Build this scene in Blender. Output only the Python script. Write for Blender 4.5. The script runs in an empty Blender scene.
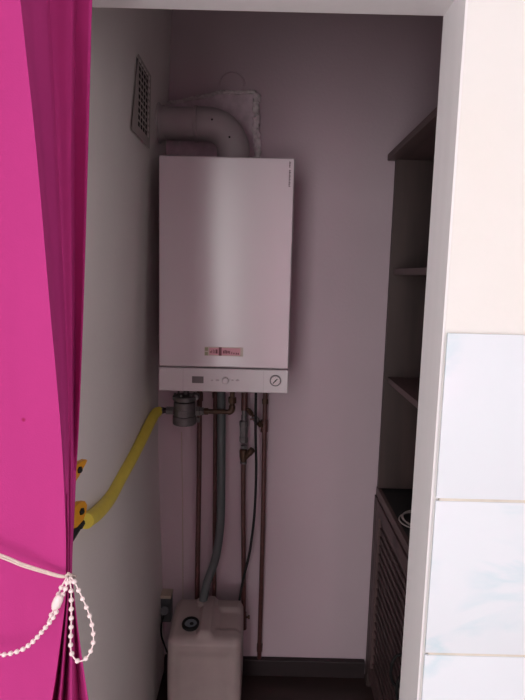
import bpy, bmesh, math, random
from mathutils import Vector, Matrix, noise
random.seed(4)
C = bpy.context.scene
COL = C.collection
V = Vector
PI = math.pi

# ------------------------------------------------------------------ camera
CAM_H, PITCH, ROLL, F = 1.58, math.radians(7.85), math.radians(1.4), 544.0
fw = V((0, math.cos(PITCH), -math.sin(PITCH)))
u0 = V((0, math.sin(PITCH), math.cos(PITCH)))
r0 = V((1, 0, 0))
rt = math.cos(ROLL) * r0 + math.sin(ROLL) * u0
up = -math.sin(ROLL) * r0 + math.cos(ROLL) * u0
cam_d = bpy.data.cameras.new('camera')
cam = bpy.data.objects.new('camera', cam_d)
COL.objects.link(cam)
M = Matrix((rt, up, -fw)).transposed().to_4x4()
M.translation = V((0, 0, CAM_H))
cam.matrix_world = M
cam_d.sensor_fit = 'VERTICAL'
cam_d.sensor_height = 36
cam_d.lens = F / 700 * 36
cam_d.clip_start = 0.02
C.camera = cam


def at(px, py, D):
    """world point on the plane Y = D measured from the photograph"""
    d = F * fw + (px - 262.5) * rt + (350 - py) * up
    return V((0, 0, CAM_H)) + d * (D / d.y)


# ------------------------------------------------------------------ materials
def mat(name, base, rough=0.6, metal=0.0, var=0.0, vscale=20, bump=0.0, bscale=150, stretch=(1, 1, 1), col2=None, coat=0, spec=0.5, sss=0, aniso=0):
    m = bpy.data.materials.new(name)
    m.use_nodes = True
    nt = m.node_tree
    b = nt.nodes['Principled BSDF']
    b.inputs['Base Color'].default_value = (*base, 1)
    b.inputs['Roughness'].default_value = rough
    b.inputs['Metallic'].default_value = metal
    b.inputs['Specular IOR Level'].default_value = spec
    b.inputs['Coat Weight'].default_value = coat
    b.inputs['Anisotropic'].default_value = aniso
    geo = nt.nodes.new('ShaderNodeNewGeometry')
    mp = nt.nodes.new('ShaderNodeMapping')
    mp.inputs['Scale'].default_value = stretch
    nt.links.new(geo.outputs['Position'], mp.inputs['Vector'])
    if var > 0 or col2:
        n = nt.nodes.new('ShaderNodeTexNoise')
        n.inputs['Scale'].default_value = vscale
        n.inputs['Detail'].default_value = 5
        nt.links.new(mp.outputs[0], n.inputs['Vector'])
        rmp = nt.nodes.new('ShaderNodeValToRGB')
        rmp.color_ramp.elements[0].position = 0.3
        rmp.color_ramp.elements[1].position = 0.7
        c2 = col2 if col2 else tuple(c * (1 - var) for c in base)
        rmp.color_ramp.elements[0].color = (*c2, 1)
        rmp.color_ramp.elements[1].color = (*base, 1)
        nt.links.new(n.outputs['Fac'], rmp.inputs['Fac'])
        nt.links.new(rmp.outputs['Color'], b.inputs['Base Color'])
    if bump > 0:
        n2 = nt.nodes.new('ShaderNodeTexNoise')
        n2.inputs['Scale'].default_value = bscale
        n2.inputs['Detail'].default_value = 4
        nt.links.new(mp.outputs[0], n2.inputs['Vector'])
        bp = nt.nodes.new('ShaderNodeBump')
        bp.inputs['Strength'].default_value = bump
        bp.inputs['Distance'].default_value = 0.002
        nt.links.new(n2.outputs['Fac'], bp.inputs['Height'])
        nt.links.new(bp.outputs['Normal'], b.inputs['Normal'])
    return m


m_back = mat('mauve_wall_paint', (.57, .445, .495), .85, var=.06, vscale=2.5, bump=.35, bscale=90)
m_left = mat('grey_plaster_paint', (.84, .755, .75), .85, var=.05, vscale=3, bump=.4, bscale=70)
m_front = mat('cream_wall_paint', (.80, .79, .78), .7, var=.06, vscale=4, bump=.25, bscale=60, col2=(.80, .775, .745))
m_room = mat('white_wall_paint', (.8, .78, .76), .8, bump=.1)
m_ceil = mat('ceiling_paint', (.86, .84, .84), .9, bump=.1)
m_jamb = mat('brushed_white_wood_paint', (.86, .84, .85), .5, var=.05, vscale=30, stretch=(1, 1, .06), bump=.3, bscale=60)
m_grout = mat('beige_grout', (.70, .655, .58), .9, var=.15, vscale=30, bump=.3)
m_floor = mat('dark_wood_floor', (.05, .028, .026), .45, var=.4, vscale=14, stretch=(.15, 1, 1), bump=.2)
m_kfloor = mat('pale_kitchen_floor', (.62, .57, .55), .5, var=.15, vscale=4)
m_base = mat('dark_baseboard_wood', (.028, .016, .018), .6, var=.3, vscale=30, stretch=(.1, 1, 1))
m_enamel = mat('white_enamel', (.64, .55, .59), .26, spec=.6, aniso=.9)
m_enamel.node_tree.nodes['Principled BSDF'].inputs['Anisotropic Rotation'].default_value = .25
m_enamel2 = mat('white_panel_plastic', (.60, .535, .56), .42)
m_flue = mat('flue_grey_paint', (.40, .35, .36), .45, var=.1, vscale=10)
m_patch = mat('rough_plaster', (.72, .61, .66), .95, var=.2, vscale=40, bump=1, bscale=60)
m_patch2 = mat('crumbly_plaster_edge', (.82, .74, .75), .95, var=.3, vscale=80, bump=1, bscale=120)
m_copper = mat('painted_red_brown_pipe', (.115, .042, .038), .45, var=.35, vscale=60)
m_brass = mat('tarnished_brass', (.12, .068, .045), .45, metal=.5, var=.4, vscale=80)
m_steel = mat('dull_grey_metal', (.20, .19, .195), .45, metal=.5, var=.3, vscale=60)
m_zinc = mat('cast_zinc', (.20, .185, .19), .5, metal=.4, var=.25, vscale=80)
m_hose = mat('grey_drain_hose', (.10, .11, .115), .6, bump=.2)
m_black = mat('black_plastic', (.012, .012, .013), .6, spec=.3)
m_yellow = mat('yellow_gas_hose_coating', (.86, .68, .10), .45, var=.1, vscale=30)
m_orange = mat('orange_handle_plastic', (.85, .36, .02), .4, var=.15, vscale=50)
m_can = mat('translucent_white_plastic', (.46, .37, .36), .5, var=.10, vscale=9, col2=(.38, .30, .295))
m_canedge = mat('cap_blue_grey', (.20, .22, .26), .4)
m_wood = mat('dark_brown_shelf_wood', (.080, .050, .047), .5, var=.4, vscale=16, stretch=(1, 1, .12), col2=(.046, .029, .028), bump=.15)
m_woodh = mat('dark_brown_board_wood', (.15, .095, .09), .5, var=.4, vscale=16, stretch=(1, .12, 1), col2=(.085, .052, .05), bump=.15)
m_wooddoor = mat('dark_cabinet_door_wood', (.12, .07, .07), .55, var=.4, vscale=16, stretch=(1, 1, .12), col2=(.07, .042, .042))
m_counter = mat('near_black_worktop', (.03, .03, .03), .55, var=.3, vscale=60)
m_cable = mat('pale_cable_sheath', (.50, .44, .42), .5)
m_beige = mat('beige_plastic', (.50, .41, .33), .6)
m_socket = mat('grey_socket_plastic', (.10, .10, .11), .55)
m_vent = mat('vent_enamel', (.46, .39, .38), .5, var=.15, vscale=40)
m_hole = mat('vent_hole_shade', (.008, .006, .006), .9)
m_bead = mat('pale_pearl_bead', (.80, .66, .66), .3)
m_string = mat('pale_string', (.68, .55, .50), .8, var=.15, vscale=200)
m_dark = mat('engraved_dark_ink', (.09, .05, .06), .6)
m_lcd = mat('grey_display', (.15, .125, .13), .25)
m_mark = mat('pale_grey_print', (.40, .33, .36), .6)
m_sage = mat('sage_label_print', (.28, .27, .17), .6)
m_labelpaper = mat('beige_label_paper', (.52, .43, .38), .55)
m_labelpink = mat('pink_label_print', (.66, .30, .36), .5)
m_labeldark = mat('maroon_label_print', (.17, .04, .06), .5)
m_gold = mat('dial_face', (.62, .53, .55), .4)
m_chrome = mat('dial_rim', (.12, .10, .11), .3, metal=.5)
m_glass_w = mat('window_frame_white', (.8, .8, .8), .5)


def fabric():
    m = bpy.data.materials.new('magenta_curtain_fabric')
    m.use_nodes = True
    nt = m.node_tree
    b = nt.nodes['Principled BSDF']
    b.inputs['Roughness'].default_value = .75
    b.inputs['Specular IOR Level'].default_value = .06
    b.inputs['Sheen Weight'].default_value = 0
    b.inputs['Sheen Tint'].default_value = (1, .5, .8, 1)
    geo = nt.nodes.new('ShaderNodeNewGeometry')
    mp = nt.nodes.new('ShaderNodeMapping'); mp.inputs['Scale'].default_value = (1, 1, .15)
    nt.links.new(geo.outputs['Position'], mp.inputs['Vector'])
    n = nt.nodes.new('ShaderNodeTexNoise'); n.inputs['Scale'].default_value = 8; n.inputs['Detail'].default_value = 3
    nt.links.new(mp.outputs[0], n.inputs['Vector'])
    r = nt.nodes.new('ShaderNodeValToRGB')
    r.color_ramp.elements[0].position = .3; r.color_ramp.elements[0].color = (.40, .034, .180, 1)
    r.color_ramp.elements[1].position = .75; r.color_ramp.elements[1].color = (.46, .041, .212, 1)
    nt.links.new(n.outputs['Fac'], r.inputs['Fac'])
    # small red stain
    vm = nt.nodes.new('ShaderNodeVectorMath'); vm.operation = 'DISTANCE'
    p = at(23, 420, .628)
    vm.inputs[1].default_value = p
    nt.links.new(geo.outputs['Position'], vm.inputs[0])
    mr = nt.nodes.new('ShaderNodeMapRange')
    mr.inputs['From Min'].default_value = .0015; mr.inputs['From Max'].default_value = .0035
    mr.inputs['To Min'].default_value = .75; mr.inputs['To Max'].default_value = 0
    nt.links.new(vm.outputs['Value'], mr.inputs['Value'])
    mx = nt.nodes.new('ShaderNodeMix'); mx.data_type = 'RGBA'
    nt.links.new(mr.outputs[0], mx.inputs[0])
    nt.links.new(r.outputs['Color'], mx.inputs[6])
    mx.inputs[7].default_value = (.25, .01, .05, 1)
    nt.links.new(mx.outputs[2], b.inputs['Base Color'])
    n2 = nt.nodes.new('ShaderNodeTexNoise'); n2.inputs['Scale'].default_value = 500
    nt.links.new(geo.outputs['Position'], n2.inputs['Vector'])
    bp = nt.nodes.new('ShaderNodeBump'); bp.inputs['Strength'].default_value = .15; bp.inputs['Distance'].default_value = .001
    nt.links.new(n2.outputs['Fac'], bp.inputs['Height'])
    nt.links.new(bp.outputs['Normal'], b.inputs['Normal'])
    return m


m_fab = fabric()


def tile_mat():
    m = bpy.data.materials.new('glazed_white_tile_blue_veins')
    m.use_nodes = True
    nt = m.node_tree
    b = nt.nodes['Principled BSDF']
    b.inputs['Roughness'].default_value = .22
    b.inputs['Specular IOR Level'].default_value = .35
    geo = nt.nodes.new('ShaderNodeNewGeometry')
    mp = nt.nodes.new('ShaderNodeMapping'); mp.inputs['Rotation'].default_value = (0, math.radians(35), 0)
    mp.inputs['Scale'].default_value = (.6, 1, 1.5)
    nt.links.new(geo.outputs['Position'], mp.inputs['Vector'])
    n = nt.nodes.new('ShaderNodeTexNoise'); n.inputs['Scale'].default_value = 5.5; n.inputs['Detail'].default_value = 5
    n.inputs['Roughness'].default_value = .5; n.inputs['Distortion'].default_value = .6
    nt.links.new(mp.outputs[0], n.inputs['Vector'])
    r = nt.nodes.new('ShaderNodeValToRGB')
    e = r.color_ramp.elements
    e[0].position = .44; e[0].color = (0, 0, 0, 1)
    e[1].position = .55; e[1].color = (0, 0, 0, 1)
    k = e.new(.495); k.color = (1, 1, 1, 1)
    nt.links.new(n.outputs['Fac'], r.inputs['Fac'])
    n3 = nt.nodes.new('ShaderNodeTexNoise'); n3.inputs['Scale'].default_value = 7
    nt.links.new(geo.outputs['Position'], n3.inputs['Vector'])
    r3 = nt.nodes.new('ShaderNodeValToRGB')
    r3.color_ramp.elements[0].position = .45; r3.color_ramp.elements[1].position = .62
    r3.color_ramp.elements[0].color = (0, 0, 0, 1); r3.color_ramp.elements[1].color = (.65, .65, .65, 1)
    nt.links.new(n3.outputs['Fac'], r3.inputs['Fac'])
    mul = nt.nodes.new('ShaderNodeMath'); mul.operation = 'MULTIPLY'
    nt.links.new(r.outputs['Color'], mul.inputs[0]); nt.links.new(r3.outputs['Color'], mul.inputs[1])
    mx = nt.nodes.new('ShaderNodeMix'); mx.data_type = 'RGBA'
    nt.links.new(mul.outputs[0], mx.inputs[0])
    mx.inputs[6].default_value = (.74, .785, .84, 1)
    mx.inputs[7].default_value = (.50, .69, .76, 1)
    nt.links.new(mx.outputs[2], b.inputs['Base Color'])
    return m


m_tile = tile_mat()


# ------------------------------------------------------------------ mesh helpers
def obj(name, bm, m, parent=None, smooth=True, loc=None):
    me = bpy.data.meshes.new(name)
    bmesh.ops.recalc_face_normals(bm, faces=bm.faces)
    if smooth:
        for f in bm.faces:
            f.smooth = True
        for e in bm.edges:
            if len(e.link_faces) == 2 and e.calc_face_angle(0) > math.radians(35):
                e.smooth = False
    bm.to_mesh(me)
    bm.free()
    me.materials.append(m)
    o = bpy.data.objects.new(name, me)
    COL.objects.link(o)
    if smooth and len(me.polygons) < 400:
        # large flat faces keep flat shading beside their soft edges
        wn = o.modifiers.new('even_normals', 'WEIGHTED_NORMAL'); wn.keep_sharp = True; wn.weight = 100
    if parent is not None:
        o.parent = parent
        # geometry is written in world space
        o.matrix_parent_inverse = parent.matrix_world.inverted() if parent.type == 'EMPTY' else Matrix.Identity(4)
        if parent.type == 'EMPTY':
            o.matrix_parent_inverse = Matrix.Translation(-parent.location)
    return o


def thing(name, label, cat, loc, group=None):
    o = bpy.data.objects.new(name, None)
    COL.objects.link(o)
    o.location = loc
    o.empty_display_size = .05
    o['label'] = label; o['category'] = cat
    if group:
        o['group'] = group
    return o


def tag(o, label, cat, group=None):
    o['label'] = label; o['category'] = cat
    if group:
        o['group'] = group
    return o


def struct(name, bm, m):
    o = obj(name, bm, m, smooth=False)
    o['kind'] = 'structure'
    return o


def box(bm, lo, hi, bev=0, seg=2, rot=None, piv=None):
    lo, hi = V(lo), V(hi)
    c = (lo + hi) / 2
    s = hi - lo
    r = bmesh.ops.create_cube(bm, size=1)
    vs = r['verts']
    bmesh.ops.scale(bm, vec=s, verts=vs)
    bmesh.ops.translate(bm, vec=c, verts=vs)
    if bev > 0:
        es = list({e for v in vs for e in v.link_edges})
        r2 = bmesh.ops.bevel(bm, geom=es, offset=bev, segments=seg, affect='EDGES', profile=.5)
        vs = list({v for f in r2['faces'] for v in f.verts} | {v for v in vs if v.is_valid})
    if rot is not None:
        bmesh.ops.rotate(bm, cent=piv if piv else c, matrix=rot, verts=vs)
    return vs


def B(*a, **k):
    bm = bmesh.new(); box(bm, *a, **k); return bm


def smoothpath(pts, n=8):
    pts = [V(p) for p in pts]
    if len(pts) < 3:
        return pts
    P = [pts[0] * 2 - pts[1]] + pts + [pts[-1] * 2 - pts[-2]]
    out = []
    for i in range(1, len(P) - 2):
        for k in range(n):
            t = k / n
            a, b, c, d = P[i - 1], P[i], P[i + 1], P[i + 2]
            out.append(.5 * ((2 * b) + (c - a) * t + (2 * a - 5 * b + 4 * c - d) * t * t + (3 * b - a - 3 * c + d) * t ** 3))
    out.append(pts[-1])
    return out


def tube(bm, pts, r, seg=14, closed=False):
    pts = [V(p) for p in pts]
    n = len(pts)
    rad = r if callable(r) else (lambda i: r)
    tan = []
    for i in range(n):
        a = pts[i - 1] if (i > 0 or closed) else pts[i]
        b = pts[(i + 1) % n] if (i < n - 1 or closed) else pts[i]
        tan.append((b - a).normalized())
    nrm = tan[0].orthogonal().normalized()
    rings = []
    for i in range(n):
        nrm = (nrm - tan[i] * nrm.dot(tan[i])).normalized()
        bi = tan[i].cross(nrm)
        rings.append([bm.verts.new(pts[i] + (nrm * math.cos(2 * PI * k / seg) + bi * math.sin(2 * PI * k / seg)) * rad(i)) for k in range(seg)])
    for i in range(n if closed else n - 1):
        a, b = rings[i], rings[(i + 1) % n]
        for k in range(seg):
            bm.faces.new((a[k], a[(k + 1) % seg], b[(k + 1) % seg], b[k]))
    if not closed:
        bm.faces.new(rings[0][::-1]); bm.faces.new(rings[-1])


def T(pts, r, seg=14, closed=False):
    bm = bmesh.new(); tube(bm, pts, r, seg, closed); return bm


def lathe(bm, a, b, prof, seg=20, sq=None):
    """prof = [(t in metres along a->b, radius)]; seg=6 gives a hexagon"""
    a, b = V(a), V(b)
    t = (b - a).normalized()
    n = t.orthogonal().normalized(); m = t.cross(n)
    rings = []
    for s, r in prof:
        rings.append([bm.verts.new(a + t * s + (n * math.cos(2 * PI * k / seg) + m * math.sin(2 * PI * k / seg)) * max(r, 1e-5)) for k in range(seg)])
    for p, q in zip(rings, rings[1:]):
        for k in range(seg):
            bm.faces.new((p[k], p[(k + 1) % seg], q[(k + 1) % seg], q[k]))
    bm.faces.new(rings[0][::-1]); bm.faces.new(rings[-1])


def L(a, b, prof, seg=20):
    bm = bmesh.new(); lathe(bm, a, b, prof, seg); return bm


def cyl(a, b, r, seg=20, c=.001):
    a, b = V(a), V(b)
    l = (b - a).length
    c = min(c, r * .4, l * .3)
    return [(0, r - c), (c, r), (l - c, r), (l, r - c)]


def CY(a, b, r, seg=20, c=.001):
    return L(a, b, cyl(a, b, r, seg, c), seg)


def prism(bm, poly, d0, d1):
    """poly = [(x, z)] extruded between y = d0 and y = d1"""
    f = [bm.verts.new((x, d0, z)) for x, z in poly]
    b = [bm.verts.new((x, d1, z)) for x, z in poly]
    n = len(poly)
    bm.faces.new(f); bm.faces.new(b[::-1])
    for i in range(n):
        bm.faces.new((f[i], b[i], b[(i + 1) % n], f[(i + 1) % n]))


# ------------------------------------------------------------------ the setting
XL, XR, XO, YF, YB, YC, ZO = -.39, .78, .281, .85, .95, 1.99, 2.005   # left wall, right wall, opening edge, wall faces, back, lintel
KL, KR, KB, KH = -1.9, 1.7, -2.3, 2.5
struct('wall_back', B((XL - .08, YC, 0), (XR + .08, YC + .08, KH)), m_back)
# the old left wall is not plumb: it leans in towards the top
WL = [(0, -.364), (.34, -.369), (.7, -.381), (1.0, -.387), (1.4, -.382), (1.75, -.367), (2.05, -.352), (2.5, -.336)]


def wall_x(z):
    for (a, xa), (b, xb) in zip(WL, WL[1:]):
        if z <= b:
            return xa + (xb - xa) * (z - a) / (b - a)
    return WL[-1][1]


bm = bmesh.new()
poly = [(x, z) for z, x in WL] + [(XL - .08, KH), (XL - .08, 0)]
prism(bm, poly, YB, YC)
struct('wall_left', bm, m_left)
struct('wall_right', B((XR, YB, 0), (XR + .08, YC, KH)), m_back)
# partition with the opening: lintel, right part and left part, then the painted lining of the opening
struct('wall_front', B((XO + .004, YF, 0), (KR, YB, KH)), m_front)
struct('wall_front', B((KL, YF, 0), (XL, YB, KH)), m_front)
struct('wall_front', B((XL, YF, ZO + .004), (XO + .004, YB, KH)), m_front)
struct('trim_1', B((XO, YF - .002, 0), (XO + .004, YB + .003, ZO), bev=.0008), m_jamb)
struct('trim_2', B((XL, YF - .002, ZO), (XO + .004, YB + .003, ZO + .004)), m_jamb)
struct('floor', B((XL - .08, YB, -.05), (XR + .08, YC + .08, 0)), m_floor)
struct('floor_kitchen', B((KL, KB, -.05), (KR, YB, 0)), m_kfloor)
struct('ceiling', B((KL - .1, KB - .1, KH), (KR + .1, YC + .08, KH + .05)), m_ceil)
struct('baseboard_back', B((XL + .03, YC - .024, 0), (.437, YC, .069), bev=.003), m_base)
# kitchen side walls with window openings, the right one added to brighten the closet
bm = bmesh.new()
W1 = dict(y0=-1.9, y1=-.35, z0=.95, z1=2.25)
box(bm, (KL - .1, KB, 0), (KL, YB, W1['z0'])); box(bm, (KL - .1, KB, W1['z1']), (KL, YB, KH))
box(bm, (KL - .1, KB, W1['z0']), (KL, W1['y0'], W1['z1'])); box(bm, (KL - .1, W1['y1'], W1['z0']), (KL, YB, W1['z1']))
struct('wall_kitchen_left', bm, m_room)
bm = bmesh.new()
W2 = dict(y0=-1.7, y1=-.25, z0=.95, z1=2.25)
box(bm, (KR, KB, 0), (KR + .1, YB, W2['z0'])); box(bm, (KR, KB, W2['z1']), (KR + .1, YB, KH))
box(bm, (KR, KB, W2['z0']), (KR + .1, W2['y0'], W2['z1'])); box(bm, (KR, W2['y1'], W2['z0']), (KR + .1, YB, W2['z1']))
struct('wall_kitchen_right', bm, m_room)
bm = bmesh.new()
W3 = dict(x0=-1.15, x1=-.30, z0=.35, z1=2.42)
box(bm, (KL - .1, KB - .1, 0), (KR + .1, KB, W3['z0'])); box(bm, (KL - .1, KB - .1, W3['z1']), (KR + .1, KB, KH))
box(bm, (KL - .1, KB - .1, W3['z0']), (W3['x0'], KB, W3['z1'])); box(bm, (W3['x1'], KB - .1, W3['z0']), (KR + .1, KB, W3['z1']))
# unseen small opening added beside the tall one, to backlight the pink sheet
W4 = dict(x0=-.02, x1=.36, z0=1.0, z1=1.75)
bm.free(); bm = bmesh.new()
box(bm, (KL - .1, KB - .1, 0), (W3['x0'], KB, KH)); box(bm, (W3['x0'], KB - .1, 0), (W3['x1'], KB, W3['z0'])); box(bm, (W3['x0'], KB - .1, W3['z1']), (W3['x1'], KB, KH))
box(bm, (W3['x1'], KB - .1, 0), (W4['x0'], KB, KH)); box(bm, (W4['x0'], KB - .1, 0), (W4['x1'], KB, W4['z0'])); box(bm, (W4['x0'], KB - .1, W4['z1']), (W4['x1'], KB, KH))
box(bm, (W4['x1'], KB - .1, 0), (KR + .1, KB, KH))
struct('wall_kitchen_rear', bm, m_room)
m_sheer = bpy.data.materials.new('added_pink_sheet'); m_sheer.use_nodes = True  # backlit sheet added for the pink streak mirrored in the boiler
_n = m_sheer.node_tree; _b = _n.nodes['Principled BSDF']; _b.inputs['Base Color'].default_value = (.6, .16, .36, 1); _b.inputs['Roughness'].default_value = .8
_t = _n.nodes.new('ShaderNodeBsdfTranslucent'); _t.inputs['Color'].default_value = (.9, .42, .62, 1)
_m = _n.nodes.new('ShaderNodeMixShader'); _m.inputs[0].default_value = .65
_n.links.new(_b.outputs[0], _m.inputs[1]); _n.links.new(_t.outputs[0], _m.inputs[2]); _n.links.new(_m.outputs[0], _n.nodes['Material Output'].inputs['Surface'])
bm = bmesh.new()
prev = None
for k in range(73):
    x = -.05 + k * .0062
    y = KB + .035 + .014 * math.sin(k * .9)
    a_, b_ = bm.verts.new((x, y, .95)), bm.verts.new((x, y, 1.80))
    if prev:
        bm.faces.new((prev[0], a_, b_, prev[1]))
    prev = (a_, b_)
tag(obj('curtain', bm, m_sheer), 'unseen sheer pink sheet behind the viewer, added for its reflection in the boiler', 'curtain')  # unseen helper, present only to tint the reflection and bounce pink

# tiling on the right part of the partition: glazed tiles on a grout bed
bm = bmesh.new()
box(bm, (XO + .012, YF - .0078, 0), (1.25, YF, 1.4965))
struct('wall_front_grout', bm, m_grout)
bm = bmesh.new()
zt = 1.4975
tw = .36
while zt > .05:
    x = XO + .006
    zb = max(zt - .2690, .004)
    while x < 1.2:
        box(bm, (x, YF - .0095, zb), (x + tw, YF - .004, zt), bev=.0015, seg=2)
        x += tw + .003
    zt -= .2735
o = obj('wall_front_tiles', bm, m_tile); o['kind'] = 'structure'

# ------------------------------------------------------------------ boiler
BX0, BX1, BY0, BY1, BZ0, BZS, BZ1 = -.318, .082, 1.65, 1.985, 1.218, 1.2925, 1.921
boiler = thing('gas_boiler', 'white wall-hung gas boiler with slim control strip, hung on the back wall', 'boiler', (-.118, 1.82, BZ0))
obj('casing', B((BX0, BY0 + .004, BZS + .0012), (BX1, BY1, BZ1), bev=.006, seg=3), m_enamel, boiler)
# thin front cover plate with soft edges
obj('front_cover', B((BX0 + .0015, BY0, BZS + .003), (BX1 - .0015, BY0 + .012, BZ1 - .0015), bev=.004, seg=3), m_enamel, boiler)
cp = obj('control_panel', B((BX0, BY0, BZ0), (BX1, BY1 - .06, BZS - .0012), bev=.004, seg=3), m_enamel2, boiler)


def on_front(px, py):
    p = at(px, py, BY0); return p.x, p.z


x0, z1_ = on_front(192, 376.2); x1, z0_ = on_front(203.5, 383.2)
obj('display', B((x0, BY0 - .0015, z0_), (x1, BY0 + .002, z1_), bev=.0006), m_lcd, cp)
for px, w in ((212, .004), (217.5, .006), (232.5, .004), (237.5, .006)):
    x, z = on_front(px, 380.3)
    bm = bmesh.new()
    lathe(bm, (x, BY0 + .001, z), (x, BY0 - .0015, z), [(0, w), (.002, w), (.0025, w * .8)], 18)
    bmesh.ops.scale(bm, vec=(1, 1, .5), space=Matrix.Translation((-x, 0, -z)), verts=bm.verts)
    obj('button', bm, m_mark, cp)
x, z = on_front(225.5, 380.3)
bm = L((x, BY0 + .001, z), (x, BY0 - .012, z), [(0, .0125), (.003, .0125), (.004, .010), (.011, .0092), (.012, .008)], 28)
kn = obj('control_knob', bm, m_enamel2, cp)
# two thin vertical grooves
for px in (183, 263.5):
    x, _ = on_front(px, 380)
    obj('panel_groove', B((x - .0004, BY0 - .0004, BZ0 + .004), (x + .0004, BY0 + .001, BZS - .005)), m_mark, cp, smooth=False)
x, z = on_front(275.4, 380.6)
g = obj('pressure_gauge', L((x, BY0 + .001, z), (x, BY0 - .004, z), [(0, .0178), (.004, .0178), (.005, .0165)], 36), m_chrome, boiler)
obj('dial', L((x, BY0 - .0035, z), (x, BY0 - .0048, z), [(0, .0138), (.0013, .0138), (.0015, .0134)], 36), m_gold, g)
bm = bmesh.new()
nd = V((-.68, 0, -.73))
box(bm, (x - .011, BY0 - .0062, z - .0015), (x + .0085, BY0 - .005, z + .0015), rot=Matrix.Rotation(math.radians(-47), 3, 'Y'), piv=V((x, BY0, z)))
lathe(bm, (x, BY0 - .0048, z), (x, BY0 - .0066, z), [(0, .0024), (.0018, .0022)], 14)
obj('needle', bm, m_black, g)
bm = bmesh.new()
for k in range(9):
    a = math.radians(-130 + k * 32.5)
    p = V((x + math.sin(a) * .0115, BY0 - .005, z + math.cos(a) * .0115))
    box(bm, p - V((.0004, .0004, .0012)), p + V((.0004, .0004, .0012)), rot=Matrix.Rotation(a, 3, 'Y'))
obj('dial_marks', bm, m_chrome, g)

# maker's sticker in the lower middle of the cover
x0, z1_ = on_front(204.5, 346.6); x1, z0_ = on_front(243, 356.6)
st = obj('sticker', B((x0, BY0 - .0008, z0_), (x1, BY0 + .001, z1_), bev=.0003), m_labelpaper, boiler)
w = x1 - x0; h = z1_ - z0_


def lab(u0_, u1_, v0_, v1_, m, d=.0012):
    return (x0 + w * u0_, BY0 - d, z0_ + h * v0_), (x0 + w * u1_, BY0 - .0006, z0_ + h * v1_)


bm = bmesh.new(); box(bm, *lab(.01, .09, .55, .92, 0)); box(bm, *lab(.01, .09, .05, .42, 0))
obj('sticker_squares', bm, m_sage, st, smooth=False)
obj('sticker_field', B(*lab(.12, .93, .10, .90, 0, .0010)), m_labelpink, st, smooth=False)
bm = bmesh.new()
for u, wd, v0_, v1_ in ((.14, .025, .35, .5), (.18, .02, .35, .6), (.225, .014, .3, .7), (.26, .014, .3, .66), (.29, .05, .28, .72),
                        (.37, .075, .05, .97), (.48, .03, .3, .62), (.52, .03, .3, .68), (.56, .03, .3, .64), (.60, .03, .32, .6),
                        (.64, .025, .3, .6), (.70, .02, .25, .5), (.75, .03, .25, .42), (.81, .03, .22, .42), (.86, .03, .22, .4)):
    box(bm, *lab(u, u + wd, v0_, v1_, 0, .0015))
obj('sticker_print', bm, m_labeldark, st, smooth=False)
# narrow line of lettering running up the top right corner
bm = bmesh.new()
zz = 0
xl, ztop = on_front(290.2, 161.5)
for gap, ch in ((0, 4), (.0055, 10)):
    zz += gap
    for k in range(ch):
        hh = random.choice((.0034, .0042, .0048))
        # one stroke letter pair
        box(bm, (xl - .0026, BY0 - .0006, ztop - zz - hh), (xl + .0026 * random.choice((.5, 1)), BY0 + .0005, ztop - zz - hh * .35))
        box(bm, (xl - .0026, BY0 - .0006, ztop - zz - hh * .5), (xl - .0010, BY0 + .0005, ztop - zz))
        zz += hh + .0009
obj('lettering', bm, m_dark, boiler, smooth=False)
# pipe stubs under the casing
for px, rr in ((186, .013), (199, .010), (215, .010), (233, .010), (243.5, .012), (264, .010)):
    p = at(px, 392, 1.86 if px != 186 else 1.84)
    if px in (199, 215, 243.5, 264):
        continue

# ------------------------------------------------------------------ flue, vent and plaster patch
FY = 1.83
XW = wall_x(2.055)
flue = thing('flue_pipe', 'fat grey flue elbow from the boiler top to the left wall', 'flue pipe', (-.11, FY, BZ1))
zc = 2.055
xv = at(233.5, 155, FY).x
R_ = .085
path = [(XW + .0005, FY, zc), (xv - R_, FY, zc)]
obj('horizontal_pipe', T([path[0], (at(198, 123, FY).x, FY, zc)], .0505, 32), m_flue, flue)
pts = [V((at(196, 123, FY).x, FY, zc)), V((xv - R_, FY, zc))]
for k in range(1, 17):
    a = k / 16 * PI / 2
    pts.append(V((xv - R_ + R_ * math.sin(a), FY, zc - R_ + R_ * math.cos(a))))
pts.append(V((xv, FY, BZ1 + .0005)))
nn = len(pts)
obj('elbow', T(pts, lambda i: .0535 if i < 1 else .0525, 32), m_flue, flue)
obj('joint_collar', L((at(194.5, 123, FY).x, FY, zc), (at(199, 123, FY).x, FY, zc), [(0, .053), (.002, .0555), (.010, .0555), (.013, .053)], 32), m_flue, flue)
obj('wall_collar', L((XW + .0005, FY, zc), (XW + .03, FY, zc), [(0, .062), (.004, .062), (.008, .055), (.02, .053)], 32), m_flue, flue)
obj('boiler_collar', L((xv, FY, BZ1 + .0005), (xv, FY, BZ1 + .03), [(0, .062), (.012, .062), (.016, .056), (.025, .055)], 32), m_flue, flue)
for px, py in ((212, 119.5), (229.5, 137)):
    p = at(px, py, FY - .052)
    obj('screw', L(p + V((0, .006, 0)), p + V((0, -.002, 0)), [(0, .0035), (.006, .0035), (.008, .002)], 10), m_black, flue)

vent = thing('vent_grille', 'small pierced vent grille high on the left wall by the flue', 'vent', (wall_x(2.05), 1.6, 2.05))
Y0, Y1, Z0, Z1 = 1.460, 1.672, 1.942, 2.145
XV = wall_x(1.95)
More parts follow.
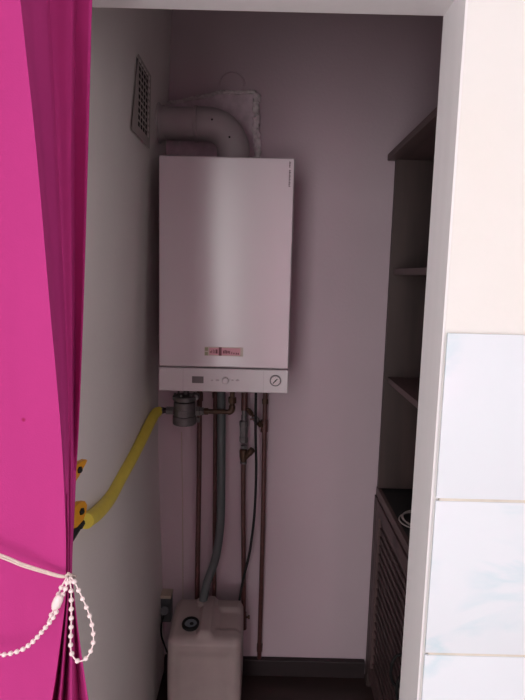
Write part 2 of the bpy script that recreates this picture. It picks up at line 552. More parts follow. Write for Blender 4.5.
# the plate hangs slightly crooked, its near bottom corner standing off the wall
tilt = Matrix.Rotation(math.radians(1.5), 3, 'Y')
pv = V((XV, Y1, Z0))
bm = bmesh.new()
nY, nZ = 5, 10
hy, hz = .0215, .0135
ys = [Y0 + .060 + (Y1 - Y0 - .064) * (i + .5) / nY for i in range(nY)]
zs = [Z0 + .024 + (Z1 - Z0 - .028) * (i + .5) / nZ for i in range(nZ)]
cuts_y = [Y0] + [c for y in ys for c in (y - hy / 2 - .002, y + hy / 2 + .002)] + [Y1]
cuts_z = [Z0] + [c for z in zs for c in (z - hz / 2, z + hz / 2)] + [Z1]
xo, xi = XV + .009, XV + .0075
grid = {}
def gv(i, j, x):
    k = (i, j, x)
    if k not in grid:
        grid[k] = bm.verts.new((x, cuts_y[i], cuts_z[j]))
    return grid[k]
for i in range(len(cuts_y) - 1):
    for j in range(len(cuts_z) - 1):
        hole = (i % 2 == 1 and j % 2 == 1)
        if not hole:
            for x in (xo, xi):
                bm.faces.new((gv(i, j, x), gv(i + 1, j, x), gv(i + 1, j + 1, x), gv(i, j + 1, x)))
        else:
            for (a, b) in (((i, j), (i + 1, j)), ((i + 1, j), (i + 1, j + 1)), ((i + 1, j + 1), (i, j + 1)), ((i, j + 1), (i, j))):
                bm.faces.new((gv(*a, xo), gv(*b, xo), gv(*b, xi), gv(*a, xi)))
for i in range(len(cuts_y) - 1):
    for j in (0, len(cuts_z) - 1):
        bm.faces.new((gv(i, j, xo), gv(i + 1, j, xo), gv(i + 1, j, xi), gv(i, j, xi)))
for j in range(len(cuts_z) - 1):
    for i in (0, len(cuts_y) - 1):
        bm.faces.new((gv(i, j, xo), gv(i, j + 1, xo), gv(i, j + 1, xi), gv(i, j, xi)))
for v in bm.verts:                       # near edge is cut on a slant
    if abs(v.co.y - Y0) < 1e-5:
        v.co.y += .055 * (v.co.z - Z0) / (Z1 - Z0)
bmesh.ops.rotate(bm, cent=pv, matrix=tilt, verts=bm.verts)
obj('pierced_plate', bm, m_vent, vent, smooth=False)
obj('hole_shade_block', B((XV - .020, Y0 + .056, Z0 + .02), (XV + .003, Y1 - .006, Z1 - .004), rot=tilt, piv=pv), m_hole, vent, smooth=False)  # solid black block, its colour stands for the shade inside the holes

# rough plaster patch on the back wall behind the elbow
patch = thing('plaster_patch', 'rough raised plaster patch on the back wall behind the flue elbow', 'plaster patch', (-.19, YC, 2.0))
top = [(166, 103), (172, 102.5), (180, 101), (190, 99.2), (198, 97.5), (208, 95.8), (216, 93), (226, 92.4), (236, 92.6), (246, 91.8), (256, 92.3)]
rightp = [(258.5, 98), (258, 106), (260, 118), (259, 130), (261.5, 144), (261, 158)]
pl = [at(a, b, 1.965) for a, b in top + rightp + [(230, 170), (166, 170)]]
bm = bmesh.new(); prism(bm, [(p.x, p.z) for p in pl], 1.968, YC)
obj('plaster_board', bm, m_patch, patch, smooth=False)
def crumb(path, r, seed):
    random.seed(seed)
    pp = smoothpath([at(a, b, 1.966) for a, b in path], 5)
    pp = [p + V((random.uniform(-.0015, .0015), random.uniform(-.001, .001), random.uniform(-.0015, .0015))) for p in pp]
    return T(pp, lambda i: r * random.uniform(.6, 1.25), 8)
obj('crumbly_edge', crumb(top, .0068, 1), m_patch2, patch)
obj('crumbly_edge', crumb([(257, 94), (256, 106), (256.5, 118), (255.5, 130), (257.5, 144), (257, 158)], .0125, 2), m_patch2, patch)
arc = [at(232 + 12.5 * math.cos(math.radians(a)), 84 - 12.5 * math.sin(math.radians(a)), 1.989) for a in range(-10, 200, 15)]
obj('plaster_ridge', T(arc, .0035, 8), m_back, patch)

# ------------------------------------------------------------------ pipes under the boiler
PY = 1.93
def vpipe(pts, r, label, m=m_copper, D=PY, n=6):
    q = [at(a, b, D) if len(c) == 0 else at(a, b, c[0]) for a, b, *c in pts]
    t = thing('heating_pipe', label, 'pipe', q[-1])
    obj('pipe', T(smoothpath(q, n), r, 16), m, t)
    return t, q

def nut(parent, px, py0, py1, r, m, D=PY, seg=6, name='nut', px1=None):
    a = at(px, py0, D); b = at(px1 if px1 is not None else px, py1, D)
    return obj(name, CY(a, b, r, seg, .002), m, parent)

def on_z(px, py, D, z):
    p = at(px, py, D); p.z = z; return p
zu = BZ0 + .0008
def ppipe(pxs, r, label, bottom=None, m=m_copper):
    q = [at(a, b, PY) for a, b in pxs]
    q[0].z = BZ0 - .0005
    q[-1].z = .0005
    t = thing('heating_pipe', label, 'pipe', q[-1])
    obj('pipe', T(q if len(q) == 2 else smoothpath(q, 6), r, 16), m, t)
    return t

PYB = 1.90
PY = 1.922
p1 = ppipe([(199.5, 391), (199, 480), (197, 596), (196.5, 640)], .0092, 'reddish brown pipe running down just right of the gas filter')
nut(p1, 199.5, 392, 401, .0135, m_brass)
p2 = ppipe([(215.3, 391), (215, 480), (214.2, 596), (213.6, 640)], .0078, 'dark brown pipe running down tight against the fat grey hose')
nut(p2, 215.3, 392, 398, .012, m_brass)
p3 = thing('heating_pipe', 'brown pipe carrying the grey hexagonal valve and side-branch strainer', 'pipe', at(245, 628, PY))
a0 = at(244.6, 393, PY); a0.z = BZ0 - .0005
obj('pipe', T([a0, at(244.3, 410, PY)], .012, 16), m_copper, p3)
obj('pipe', T([at(244.2, 408, PY), at(244, 424, PY)], .008, 14), m_steel, p3)
obj('pipe', T(smoothpath([at(243.5, 458, PY), at(243.2, 500, PY), at(243.6, 560, PY), at(243.6, 628, PY)], 6), .0085, 16), m_copper, p3)
nut(p3, 244.3, 405, 411, .0125, m_brass)
nut(p3, 244.1, 415, 420, .011, m_steel)
v = obj('check_valve', L(at(243.8, 420.5, PY), at(243.8, 445, PY), [(0, .012), (.003, .0165), (.020, .0165), (.022, .0145), (.060, .0145), (.062, .0165), (.08, .0165), (.084, .012)], 6), m_zinc, p3)
nut(p3, 243.8, 445, 450, .0125, m_zinc)
bm = bmesh.new()
a, b = at(243.6, 449, PY), at(243.4, 463, PY)
lathe(bm, a, b, [(0, .0115), (.006, .0155), (.030, .0145), (.046, .011)], 18)
c_ = at(244, 459, PY); d_ = at(252.5, 449.5, PY - .012)
lathe(bm, c_, d_, [(0, .009), ((d_ - c_).length * .6, .0105), ((d_ - c_).length * .62, .0125), ((d_ - c_).length, .0115)], 12)
obj('strainer', bm, m_brass, p3)
obj('ring', CY(at(243.4, 461.5, PY), at(243.4, 463.5, PY), .0125, 20), m_zinc, p3)
obj('drain_tap', CY(at(243.6, 617.5, PY), at(248.5, 617.2, PY), .004, 12), m_brass, p3)
obj('drain_knob', CY(at(248, 617.2, PY), at(249.8, 617.1, PY), .0075, 14), m_brass, p3)
nut(p3, 243.6, 612, 629, .0115, m_copper, seg=16, name='socket')
p5 = thing('heating_pipe', 'rightmost reddish brown pipe, reaching down to the baseboard', 'pipe', at(259, 655, PY))
a0 = at(265.2, 392, 1.94); a0.z = BZ0 - .0005
e5 = at(259.3, 655, 1.978); e5.z = .0698
obj('pipe', T(smoothpath([a0, at(264.5, 430, 1.94), at(263, 520, 1.94), at(259.8, 635, 1.965), e5], 5), .0085, 16), m_copper, p5)
obj('pipe_grip', CY(at(265, 399, 1.94), at(265, 404, 1.94), .0115, 6), m_brass, p5)
obj('tee', CY(at(264.4, 420, 1.94), at(264.2, 432, 1.94), .0135, 16), m_copper, p5)
obj('shoe', CY(at(259.7, 644, 1.972), at(259.4, 651, 1.976), .0112, 16), m_copper, p5)
# filling link between the two right-hand pipes
fl = thing('filling_valve', 'short slanting link with dark tap between the two rightmost pipes', 'valve', at(255, 415, 1.90))
A_, B_ = at(246.9, 408, 1.893), at(262, 427, 1.925)
dd = B_ - A_
obj('link_pipe', T([A_, B_], .0055, 12), m_brass, fl)
obj('union', L(A_ + dd * .10, A_ + dd * .32, cyl(A_, A_ + dd * .22, .010), 6), m_brass, fl)
obj('tap_body', L(A_ + dd * .42, A_ + dd * .70, [(0, .008), (.004, .011), (dd.length * .24, .011), (dd.length * .28, .008)], 12), m_zinc, fl)
obj('union', L(A_ + dd * .74, A_ + dd * .93, cyl(A_, A_ + dd * .19, .0105), 6), m_brass, fl)
q = A_ + dd * .5
obj('tap_handle', B(q + V((-.016, -.018, -.006)), q + V((.008, -.010, .001)), bev=.002), m_copper, fl)
# fat grey hose into the canister
hz0 = at(221.2, 392, 1.885); hz0.z = BZ0 - .0005
hp = smoothpath([hz0, at(221.3, 430, 1.875), at(221.2, 480, 1.87), at(220.3, 525, 1.862), at(215.5, 558, 1.855), at(207, 583, 1.85), at(203, 601, 1.845)], 8)
hose = tag(obj('drain_hose', T(hp, .0150, 20), m_hose), 'fat grey drain hose curving down into the plastic canister', 'hose')
# black cable
hz = at(255.8, 392, 1.86); hz.z = BZ0 - .0005
cb = smoothpath([hz, at(255.6, 430, 1.86), at(256.2, 470, 1.86), at(254.6, 512, 1.86), at(250, 550, 1.865), at(243.5, 578, 1.868), at(239.5, 600, 1.87)], 8)
tag(obj('power_cable', T(cb, .0048, 10), m_black), 'thin black cable dropping from the boiler behind the canister', 'cable')
# pale thread of cable on the wall
tag(obj('wall_cable', T([at(181.5, 432, 1.988), at(182.5, 500, 1.988), at(183, 640, 1.988)], .0014, 8), m_beige), 'hair-thin beige cable running down the wall left of the pipes', 'cable')

# ------------------------------------------------------------------ gas filter and gas supply
GY = 1.85
gf = thing('gas_filter', 'round grey cast gas filter under the left end of the boiler', 'gas filter', at(184.5, 423, GY))
gc = at(184.5, 408, GY)
z_t, z_b = at(184.5, 395.5, GY).z, at(184.5, 424, GY).z
obj('filter_body', L((gc.x, GY, z_t), (gc.x, GY, z_b), [(0, .020), (.004, .034), (.012, .036), (.014, .030), (.020, .030), (.023, .037), (.070, .037), (.073, .041), (z_t - z_b - .004, .041), (z_t - z_b, .037)], 32), m_zinc, gf)
obj('lid', L((gc.x, GY, z_t - .014), (gc.x, GY, z_t + .004), [(0, .041), (.004, .042), (.012, .042), (.016, .036)], 32), m_steel, gf)
for k in range(6):
    a = k * PI / 3 + .3
    p = V((gc.x + .034 * math.cos(a), GY + .034 * math.sin(a), z_t + .002))
    obj('lid_bolt', L(p, p + V((0, 0, .008)), cyl(p, p + V((0, 0, .008)), .0042), 6), m_zinc, gf)
obj('label_plate', B((gc.x - .016, GY - .0385, gc.z - .024), (gc.x + .014, GY - .035, gc.z - .002), bev=.001), m_steel, gf)
zb_ = at(190, 411, GY).z
yl = at(172, 411, GY)
obj('inlet_nut', CY((at(166.5, 411, GY).x, GY, zb_), (at(173.5, 411, GY).x, GY, zb_), .0155, 6), m_steel, gf)
obj('outlet_nut', CY((at(196, 411, GY).x, GY, zb_), (at(200, 411, GY).x, GY, zb_), .018, 6), m_zinc, gf)
obj('outlet_nut', CY((at(200.3, 411, GY).x, GY, zb_), (at(203.5, 411, GY).x, GY, zb_), .0155, 6), m_zinc, gf)
# vertical test nipple towards the boiler
obj('upper_nipple', CY((gc.x + .004, GY, z_t + .003), (gc.x + .004, GY, BZ0 - .0005), .0085, 14), m_steel, gf)
p = at(196, 397, GY)
bm = CY(p + V((0, .02, 0)), p + V((0, -.012, 0)), .012, 6); obj('test_point', bm, m_steel, gf)
p = at(198, 418.5, GY - .01)
obj('test_point', CY(p + V((0, 0, .004)), p + V((0, 0, -.013)), .007, 6), m_zinc, gf)
# brass link to the boiler
gp = thing('gas_link_pipe', 'brass pipe from the gas filter bending up to the boiler', 'pipe', at(232, 411, GY))
xa = at(203.7, 411, GY).x; xb = at(232.2, 411, GY).x
pp = [V((xa, GY, zb_)), V((xb - .014, GY, zb_))]
for k in range(1, 9):
    a = k / 8 * PI / 2
    pp.append(V((xb - .014 + .014 * math.sin(a), GY, zb_ + .014 - .014 * math.cos(a))))
pp.append(V((xb, GY, BZ0 - .0005)))
obj('pipe', T(pp, .0085, 16), m_brass, gp)
obj('elbow', T(pp[1:-1] + [V((xb, GY, zb_ + .022))], .0115, 16), m_brass, gp)
obj('nut', CY((xb, GY, at(232, 403, GY).z), (xb, GY, at(232, 397, GY).z), .0145, 6), m_brass, gp)
obj('nut', CY((xa + .002, GY, zb_), (xa + .016, GY, zb_), .0135, 6), m_brass, gp)

# yellow hose from the wall valve to the filter inlet
hend = V((at(166.3, 411, GY).x - .002, GY, zb_))
kh = [(86, 521, 1.115, -.350), (97.5, 512.5, 1.20, None), (109, 499, 1.31, None), (120, 479, 1.42, None), (132, 458, 1.545, None), (143, 437, 1.67, None), (151, 421, 1.77, None)]
hpnts = []
for px, py, D, _ in kh:
    p = at(px, py, D); hpnts.append(p)
hpnts += [at(155.5, 413.5, 1.825), V((at(160, 411, GY).x, GY, zb_))]
yh = thing('gas_hose', 'bright yellow gas hose rising along the left wall to the filter', 'hose', hpnts[0])
HP = smoothpath(hpnts, 8)
obj('coated_hose', T(HP, lambda i: .0172 if i < len(HP) - 4 else .014, 20), m_yellow, yh)
obj('end_fitting', CY((at(159.5, 411, GY).x, GY, zb_), (at(163.5, 411, GY).x, GY, zb_), .0135, 6), m_steel, yh)
obj('end_fitting', CY((at(163.2, 411, GY).x, GY, zb_), (at(166.4, 411, GY).x, GY, zb_), .010, 16), m_black, yh)

# gas riser hidden behind the curtain with two lever valves
rx, ry = -.358, .93
riser = thing('gas_riser', 'grey upright gas pipe on the left wall behind the curtain', 'pipe', (rx, ry, 0))
obj('pipe', T([(rx, ry, .0005), (rx, ry, 1.35)], .011, 16), m_steel, riser)
obj('cap', CY((rx, ry, 1.33), (rx, ry, 1.36), .015, 16), m_steel, riser)
for z in (.5, 1.29):
    obj('clip', B((wall_x(z) + .0005, ry - .014, z - .008), (rx + .013, ry + .014, z + .008), bev=.003), m_steel, riser)


def gas_valve(px, py, D, label, big):
    """short brass body on the riser; the orange lever faces the room"""
    c = at(px, py, D)
    t = thing('gas_valve', label, 'valve', c, 'lever valves on the gas riser')
    xx, z = c.x - .030, c.z - .004
    y0 = ry + .011
    obj('valve_body', L((rx, y0, z), (xx, D + .01, z), [(0, .011), (.02, .011), (.022, .0145), (.05, .015), (.07, .0145), (.072, .012), (max(D + .01 - y0, .08), .012)], 20), m_brass, t)
    s = 1.25 if big else .95
    # lever outline in the plane facing the camera side: a wing rising away from the hub
    prof = [(-.034, -.026), (-.016, -.022), (-.002, -.014), (.008, -.004), (.020, .005), (.030, .010), (.026, .014), (.004, .015), (-.012, .013), (-.034, .012)]
    if big:
        prof = [(-.030, -.018), (-.014, -.022), (.004, -.018), (.013, -.008), (.016, .004), (.010, .013), (-.004, .017), (-.018, .015), (-.030, .010)]
    bm = bmesh.new()
    dirx = V((.25, .968, 0))       # lever lies skewed to the wall
    nrm = V((.968, -.25, 0))
    f1, f2 = [], []
    for u, v in prof:
        p = c + dirx * (u * s) + V((0, 0, v * s))
        f1.append(bm.verts.new(p)); f2.append(bm.verts.new(p - nrm * .012))
    bm.faces.new(f1); bm.faces.new(f2[::-1])
    for i in range(len(prof)):
        j = (i + 1) % len(prof)
        bm.faces.new((f1[i], f1[j], f2[j], f2[i]))
    bmesh.ops.bevel(bm, geom=list(bm.edges), offset=.0012, segments=2, affect='EDGES')
    obj('lever', bm, m_orange, t)
    h = c + dirx * -.002
    obj('spindle', CY(V((xx, c.y + .012, z)), h - nrm * .008, .006, 12), m_brass, t)
    obj('lever_nut', L(h - nrm * .002, h + nrm * .006, [(0, .0075), (.0045, .0075), (.006, .0055), (.008, .0028)], 6), m_black, t)
    return t


gas_valve(80, 469.5, 1.055, 'orange-levered gas valve, upper of the two beside the curtain edge', False)
gas_valve(82, 511, 1.05, 'orange-levered gas valve at the low end of the yellow hose', True)
p = at(79, 522, 1.07)
tag(obj('hose_fitting', L(at(81, 519, 1.075), at(71, 536, 1.06), [(0, .009), (.004, .0125), (.016, .0125), (.018, .0105), (.045, .010)], 10), m_black), 'dark ribbed fitting where the yellow hose ends by the curtain', 'pipe fitting')

# ------------------------------------------------------------------ canister
def rounded(hx, hy, hz, r, n, fn=None):
    bm = bmesh.new()
    bmesh.ops.create_cube(bm, size=2)
    bmesh.ops.subdivide_edges(bm, edges=list(bm.edges), cuts=n, use_grid_fill=True)
    for v in bm.verts:
        p = V((v.co.x * hx, v.co.y * hy, v.co.z * hz))
        q = V((max(-hx + r, min(hx - r, p.x)), max(-hy + r, min(hy - r, p.y)), max(-hz + r, min(hz - r, p.z))))
        d = p - q
        if d.length > 1e-7:
            # keep cube-surface points on the rounded shell
            p = q + d.normalized() * min(r, d.length if (abs(d.x) < 1e-7) + (abs(d.y) < 1e-7) + (abs(d.z) < 1e-7) == 2 else r)
        v.co = fn(p) if fn else p
    return bm


def sstep(a, b, x):
    t = max(0, min(1, (x - a) / (b - a))); return t * t * (3 - 2 * t)


CX0, CY0_ = -.172, 1.780
HX, HY, HZ = .125, .108, .190


def can_fn(p):
    x, y, z = p
    t = sstep(HZ - .05, HZ - .01, z)                 # only the top
    if t > 0:
        ridge = (1 - sstep(.018, .030, abs(x))) * sstep(-.100, -.078, y)
        low = sstep(.034, .046, x) * sstep(-.06, -.04, y) * (1 - sstep(.03, .05, y))
        z += t * (.016 * ridge - .012 * low)
        # top falls towards the front
        z -= t * .020 * (1 - sstep(-HY, .02, y))
    # shoulder band and shallow front recess
    f = 1 - sstep(-HY + .001, -HY + .012, y)
    if f > 0:
        panel = (1 - sstep(HX - .045, HX - .030, abs(x))) * (1 - sstep(HZ - .085, HZ - .06, z))
        y += f * .005 * panel
    y += .004 * sstep(HZ - .12, HZ - .02, z) * (1 if y > 0 else 0)
    # bellied sides
    x *= 1 + .03 * (1 - (z / HZ) ** 2) - .012
    return V((x, y, z))


can = thing('plastic_canister', 'off-white plastic canister on the floor under the boiler pipes', 'canister', (CX0, CY0_, 0))
bm = rounded(HX, HY, HZ, .026, 34, can_fn)
bmesh.ops.translate(bm, vec=(CX0, CY0_, HZ + .001), verts=bm.verts)
obj('canister_body', bm, m_can, can)
cp_ = at(190.5, 621.5, 1.735)
zt_ = .374
ax = V((0, -.12, 1)).normalized()
cpos = V((cp_.x, 1.742, zt_ - .008))
bm = bmesh.new()
lathe(bm, cpos, cpos + ax, [(0, .030), (.010, .031), (.014, .029), (.014, .022), (.006, .021)], 30)
nk = obj('cap_ring', bm, m_black, can)
obj('inner_cap', L(cpos + ax * .004, cpos + ax, [(0, .0215), (.006, .021), (.008, .017)], 26), m_canedge, nk)
obj('cap_hole', L(cpos + ax * .0118 + V((.004, -.004, 0)), cpos + ax + V((.004, -.004, 0)), [(0, .007), (.0012, .007)], 16), m_black, nk)
sp = V((-.183, 1.845, .375))
nb = at(204, 597, 1.845)
obj('neck', L(V((nb.x, 1.845, .372)), V((nb.x, 1.845, .402)), [(0, .024), (.016, .024), (.018, .026), (.024, .026), (.026, .020), (.026, .0165)], 26), m_can, can)

# socket box with cable at the left of the canister
sk = thing('wall_socket', 'grey socket box with beige top, low in the corner left of the canister', 'socket', at(164, 610, 1.96))
a, b = at(158.5, 620, 1.96), at(171.5, 593, 1.96)
obj('socket_body', B((a.x, 1.945, a.z), (b.x, YC, b.z - .012), bev=.004), m_socket, sk)
obj('socket_lid', B((a.x - .002, 1.940, b.z - .014), (b.x + .002, YC, b.z), bev=.003), m_beige, sk)
obj('plug', CY(at(164.5, 611, 1.945), at(164.5, 611, 1.915), .016, 20), m_socket, sk)
pc = smoothpath([at(164.5, 613, 1.918), at(161.5, 624, 1.915), at(161.5, 636, 1.92), at(165.5, 648, 1.93), at(170, 662, 1.94), at(172, 690, 1.95)], 6)
tag(obj('plug_cable', T(pc, .0036, 10), m_black), 'black plug lead looping down from the grey socket box', 'cable')

# ------------------------------------------------------------------ shelving cabinet on the right
cab = thing('shelf_cabinet', 'dark brown shelf cabinet with slatted lower door against the right wall', 'cabinet', (.6, 1.5, 0))
CXF, CXB, CN, CFAR = .450, XR - .002, 1.02, 1.952
th = .018
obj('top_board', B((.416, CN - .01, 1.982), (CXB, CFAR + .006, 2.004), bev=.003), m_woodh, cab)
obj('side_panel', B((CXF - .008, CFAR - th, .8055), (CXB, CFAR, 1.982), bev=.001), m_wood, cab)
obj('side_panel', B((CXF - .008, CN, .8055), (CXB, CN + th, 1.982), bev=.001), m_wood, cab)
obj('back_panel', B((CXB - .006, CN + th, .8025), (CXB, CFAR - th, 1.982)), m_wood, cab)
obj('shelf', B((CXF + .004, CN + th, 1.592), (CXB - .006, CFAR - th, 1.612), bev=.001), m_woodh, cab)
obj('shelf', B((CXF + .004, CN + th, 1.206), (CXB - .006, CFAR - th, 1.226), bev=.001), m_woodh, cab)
ct = obj('worktop', B((CXF + .004, CN - .004, .775), (CXB, CFAR + .004, .802), bev=.002), m_counter, cab)
obj('worktop_edge', B((CXF - .010, CN - .004, .772), (CXF + .004, CFAR + .004, .805), bev=.002), m_woodh, ct)
# lower carcass
low = .774
obj('carcass_side', B((CXF + .002, CFAR - th, .0005), (CXB, CFAR, low), bev=.001), m_wooddoor, cab)
obj('carcass_side', B((CXF + .002, CN, .0005), (CXB, CN + th, low), bev=.001), m_wooddoor, cab)
obj('carcass_back', B((CXB - .01, CN + th, .0005), (CXB, CFAR - th, low)), m_wooddoor, cab)
obj('face_stile', B((CXF - .014, CFAR - .028, .0005), (CXF + .002, CFAR + .006, .771), bev=.001), m_wood, cab)
obj('plinth', B((CXF + .008, CN + th, .0005), (CXF + .024, CFAR - th, .06)), m_wooddoor, cab)


def louver_door(ya, yb):
    d = obj('door', door_frame(ya, yb), m_wooddoor, cab)
    bm = bmesh.new()
    z = .12
    while z < .715:
        box(bm, (CXF - .004, ya + .040, z - .0158), (CXF + .001, yb - .040, z + .0158), rot=Matrix.Rotation(math.radians(-12), 3, 'Y'))
        z += .034
    box(bm, (CXF + .004, ya + .03, .09), (CXF + .008, yb - .03, .745))
    obj('slats', bm, m_wooddoor, d, smooth=False)
    return d


def door_frame(ya, yb):
    bm = bmesh.new()
    a, b = CXF - .014, CXF + .004
    box(bm, (a, ya, .065), (b, ya + .045, .768), bev=.002)
    box(bm, (a, yb - .045, .065), (b, yb, .768), bev=.002)
    box(bm, (a, ya + .045, .722), (b, yb - .045, .768), bev=.001)
    box(bm, (a, ya + .045, .065), (b, yb - .045, .115), bev=.001)
    return bm


d1 = louver_door(1.435, CFAR - .031)
d2 = louver_door(CN + .003, 1.432)
def handle(y, d, zc_):
    pts = [V((CXF - .014 - .0005, y, zc_ + .05)), V((CXF - .032, y, zc_ + .047)), V((CXF - .044, y, zc_ + .025)), V((CXF - .046, y, zc_)), V((CXF - .044, y, zc_ - .025)), V((CXF - .032, y, zc_ - .047)), V((CXF - .0145, y, zc_ - .05))]
    obj('handle', T(smoothpath(pts, 6), .0045, 12), m_black, d)
handle(1.468, d1, .43); handle(1.395, d2, .43)

# coil of pale cable on the worktop
bm = bmesh.new()
ctr = V((.520, 1.66, .8065))
pts = []
for k in range(0, 120):
    a = k / 120 * 2 * PI * 3
    rr = .058 + .006 * math.sin(a * .33 + 1) + .004 * math.sin(a * 2.3)
    pts.append(ctr + V((math.cos(a) * rr, math.sin(a) * rr * 1.1, .0015 + .0028 * k / 40 + .010 * max(0, math.sin(a + 2)))))
tag(obj('cable_coil', T(pts, .0022, 8), m_cable), 'coil of thin pale cable lying on the dark worktop', 'cable')

# ------------------------------------------------------------------ curtain
rows = [  # photo y, seven fold positions across, their distances
    (-75, (12, 24, 44, 48, 74, 78, 95), (.620, .695, .740, .772, .776, .792, .778)),
    (0, (20, 30, 46, 50, 72, 76, 92), (.620, .695, .740, .772, .776, .792, .778)),
    (150, (36, 43, 54, 57, 70, 74, 88), (.620, .692, .736, .768, .772, .786, .772)),
    (300, (49, 53.5, 61, 64, 71.5, 75, 83.5), (.622, .682, .722, .750, .754, .766, .752)),
    (430, (60.5, 62.5, 66.5, 68.5, 72, 74.5, 78.5), (.625, .665, .690, .715, .718, .728, .716)),
    (520, (65.0, 66.3, 68, 69.2, 70.8, 72.2, 73.6), (.628, .645, .642, .66, .657, .672, .68)),
    (574, (65.5, 66.6, 67.6, 68.6, 69.6, 70.5, 71.4), (.630, .64, .636, .648, .644, .652, .655)),
    (600, (65.0, 66.4, 68, 69.4, 71, 72.4, 74.5), (.630, .643, .632, .648, .634, .650, .645)),
    (650, (59.0, 61.5, 64.5, 67, 72, 76, 80.5), (.628, .655, .628, .655, .628, .652, .64)),
    (700, (51.5, 56, 60.5, 63.5, 72, 79, 88), (.625, .665, .625, .662, .625, .655, .635)),
    (800, (32, 44, 52, 57, 74, 86, 104), (.620, .675, .62, .668, .62, .66, .63)),
    (1050, (-5, 20, 40, 50, 84, 104, 130), (.620, .68, .62, .67, .62, .665, .63)),
]
def proj_y(p):
    q = p - V((0, 0, CAM_H))
    return 350 - F * q.dot(up) / q.dot(fw)


def table(ci, y, which):
    for (ya, xa, da), (yb, xb, db) in zip(rows, rows[1:]):
        if y <= yb:
            t = (y - ya) / (yb - ya)
            t = max(t, -4)
            return ((xa, da)[which][ci]) * (1 - t) + ((xb, db)[which][ci]) * t
    return rows[-1][1 + which][ci]


ctrl = []
for y, xs, ds in [(-340, None, None)] + rows:
    if xs is None:
        xs = [table(c, y, 0) for c in range(7)]; ds = rows[0][2]
    r = []
    pA = at(xs[0], y, ds[0])
    pin = math.exp(-((y - 574) / 60) ** 2)
    for k in range(9, 0, -1):
        r.append(V((pA.x - .058 * k - .004, ds[0] + .004 + .007 * math.sin(k * 1.3 + y * .002) * (1 - .6 * pin) - .004 * (k < 2), pA.z)))
    for c in range(7):
        # same height for the whole row; fold position read where that height falls for this fold's distance
        x, d, yy = xs[c], ds[c], y
        for _ in range(4):
            p = at(x, yy, d)
            yy += (p.z - pA.z) * F / d * .9
            x = table(c, yy, 0)
        p = at(x, yy, d); r.append(V((p.x, p.y, pA.z)))
    ctrl.append(r)
# keep the outer fabric edge from swinging with the gather
nC = len(ctrl[0])
def interp_rows(ctrl, n):
    cols = [smoothpath([r[c] for r in ctrl], n) for c in range(nC)]
    return [[cols[c][i] for c in range(nC)] for i in range(len(cols[0]))]
dense = interp_rows(ctrl, 8)
full = []
for r in dense:
    left = smoothpath(r[:10], 4)
    right = smoothpath(r[9:], 5)
    # sharpened ridges: blend spline with straight chords
    lin = []
    rr = r[9:]
    for i in range(len(rr) - 1):
        for k in range(5):
            lin.append(rr[i].lerp(rr[i + 1], k / 5))
    lin.append(rr[-1])
    right = [a.lerp(b, .35) for a, b in zip(right, lin)]
    full.append(left + right[1:])
bm = bmesh.new()
vv = [[bm.verts.new(p) for p in r] for r in full]
for i in range(len(vv) - 1):
    for j in range(len(vv[0]) - 1):
        bm.faces.new((vv[i][j], vv[i][j + 1], vv[i + 1][j + 1], vv[i + 1][j]))
curtain = tag(obj('curtain', bm, m_fab), 'magenta curtain gathered at the left edge of the opening', 'curtain')
sd = curtain.modifiers.new('thickness', 'SOLIDIFY'); sd.thickness = .0012; sd.offset = 0
ztop_c = max(p.z for p in full[0])
rod = thing('curtain_rod', 'thin curtain rod over the opening, holding the magenta curtain', 'curtain rod', (-.3, .70, ztop_c + .012))
obj('rod', T([(-.95, .70, ztop_c + .014), (.42, .70, ztop_c + .014)], .012, 16), m_steel, rod)
for x in (-.9, .38):
    obj('bracket', B((x - .01, .70, ztop_c + .004), (x + .01, YF, ztop_c + .024), bev=.003), m_steel, rod)

# ------------------------------------------------------------------ bead-chain tie-back
tb = thing('curtain_tieback', 'pale string and bead chain tying back the magenta curtain', 'tieback', at(69, 576, .62))
KD = .618
hook = V((-.93, YF - .0005, at(0, 553, KD).z + .06))
for off, nm in ((0, 0), (2.6, 1)):
    s_ = [V((-.875, .72, at(0, 545, KD).z + .075)), V((-.835, .605, at(0, 545, KD).z + .068)), V((-.60, .600, at(0, 545, KD).z + .040 - .001 * off)), at(-60, 535 + off, KD - .012), at(0, 554.5 + off, KD - .008), at(22, 563.5 + off * .9, KD - .008), at(45, 571 + off * .7, KD - .002), at(60, 575.5 + off * .5, KD - .002), at(69, 576.5, KD)]
    obj('string', T(smoothpath([hook + V((0, 0, .004 * nm))] + s_, 6), .0014, 8), m_string, tb)
obj('hook', CY(hook + V((0, .0005, .002)), hook + V((0, -.03, .002)), .004, 10), m_brass, tb)
# string round the back of the gathered folds
ring = [at(64.5, 577, KD), at(69, 574, KD - .004), at(75.5, 576, .64), at(75, 577, .67), at(68, 578, .69), at(60, 577, .66), at(62, 577, .63)]
obj('string', T(smoothpath(ring, 5), .0011, 8), m_string, tb)
obj('knot', T([at(66.5, 576, KD - .003), at(68.5, 573.5, KD - .004), at(71, 575.5, KD - .004), at(70, 580, KD - .003), at(66.5, 580, KD - .003), at(67, 576.5, KD - .002)], .0021, 8), m_string, tb)


def chain(pts, D, step=.0118):
    q = smoothpath([at(a, b, D) for a, b in pts], 10)
    obj('cord', T(q, .0009, 8), m_bead, tb)
    acc = .006; last = q[0]; out = []
    for p in q[1:]:
        seg_ = (p - last).length
        while acc <= seg_:
            out.append(last.lerp(p, acc / seg_)); last = out[-1]; seg_ = (p - last).length; acc = step
        acc -= seg_; last = p
    return out


def bead_mesh():
    bm = bmesh.new()
    bmesh.ops.create_icosphere(bm, subdivisions=2, radius=.0031)
    for f in bm.faces: f.smooth = True
    me = bpy.data.meshes.new('bead'); bm.to_mesh(me); bm.free(); me.materials.append(m_bead)
    return me


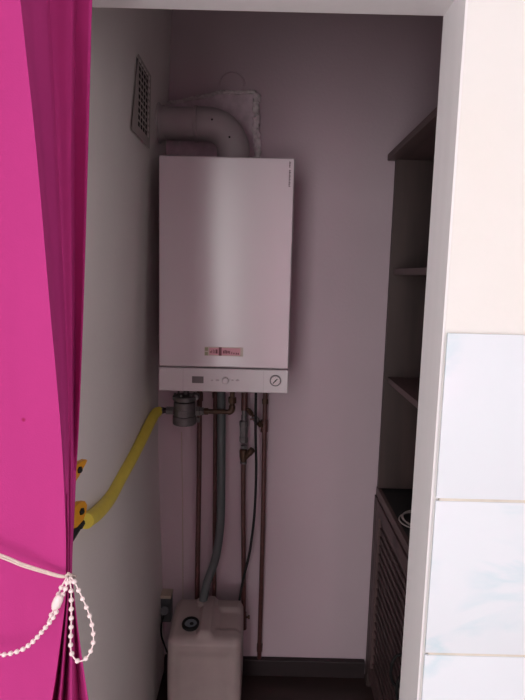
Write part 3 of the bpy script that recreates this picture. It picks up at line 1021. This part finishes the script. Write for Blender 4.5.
bme = bead_mesh()
loop1 = chain([(69.5, 577), (71, 590), (71.3, 604), (71.2, 625), (70.6, 645), (72.3, 655), (78, 661), (86, 658.5), (92, 648), (93.5, 636), (91, 620), (86, 606), (80, 593), (74.5, 582), (70.5, 577)], .606)
loop2 = chain([(68, 578), (65, 590), (60, 600), (57, 610), (52.5, 618.5), (45, 628), (35, 639.5), (24, 648.5), (12, 653), (0, 654.5), (-30, 650), (-60, 636)], .604, .0082)
loop3 = chain([(67, 577), (62, 586), (57.5, 597), (53, 611), (48, 621)], .608, .0095)
for p in loop1 + loop2 + loop3[1:]:
    b_ = bpy.data.objects.new('bead', bme); COL.objects.link(b_)
    b_.parent = tb; b_.matrix_parent_inverse = Matrix.Translation(-tb.location); b_.location = p
ca, cb_ = at(60.5, 595, .6), at(54.5, 608.5, .6)
obj('connector', L(ca, cb_, [(0, .0025), (.002, .0046), (.006, .0056), ((cb_ - ca).length - .006, .0056), ((cb_ - ca).length - .002, .0046), ((cb_ - ca).length, .0025)], 12), m_bead, tb)

# ------------------------------------------------------------------ daylight and added lamps
w = bpy.data.worlds.new('world'); C.world = w
w.use_nodes = True
w.node_tree.nodes['Background'].inputs['Color'].default_value = (.85, .92, 1, 1)
w.node_tree.nodes['Background'].inputs['Strength'].default_value = .3


def window(name, center, rot, sx, sz, power, color):
    l = bpy.data.lights.new(name, 'AREA')
    l.shape = 'RECTANGLE'; l.size = sx; l.size_y = sz; l.energy = power; l.color = color
    o = bpy.data.objects.new(name, l); COL.objects.link(o)
    o.location = center; o.rotation_euler = rot
    return o


window('daylight_left', (KL - .05, (W1['y0'] + W1['y1']) / 2, (W1['z0'] + W1['z1']) / 2), (PI / 2, 0, -PI / 2), W1['y1'] - W1['y0'], W1['z1'] - W1['z0'], 17.5, (1, .98, .97))
window('added_fill_right', (KR + .05, (W2['y0'] + W2['y1']) / 2, (W2['z0'] + W2['z1']) / 2), (PI / 2, 0, PI / 2), W2['y1'] - W2['y0'], W2['z1'] - W2['z0'], 11, (1, .97, .96))  # added fill lamp, lifts the closet's left wall
window('daylight_rear', ((W3['x0'] + W3['x1']) / 2, KB - .05, (W3['z0'] + W3['z1']) / 2), (PI / 2, 0, 0), W3['x1'] - W3['x0'], W3['z1'] - W3['z0'], 45, (1, .97, .97))
window('pink_sheet_backlight', ((W4['x0'] + W4['x1']) / 2, KB - .05, (W4['z0'] + W4['z1']) / 2), (PI / 2, 0, 0), W4['x1'] - W4['x0'], W4['z1'] - W4['z0'], 9, (1, .97, .97))  # added lamp, makes the pink sheet glow from behind

C.view_settings.view_transform = 'Standard'
C.view_settings.look = 'None'
C.view_settings.gamma = 1
C.view_settings.use_curve_mapping = False
C.view_settings.exposure = 0.0
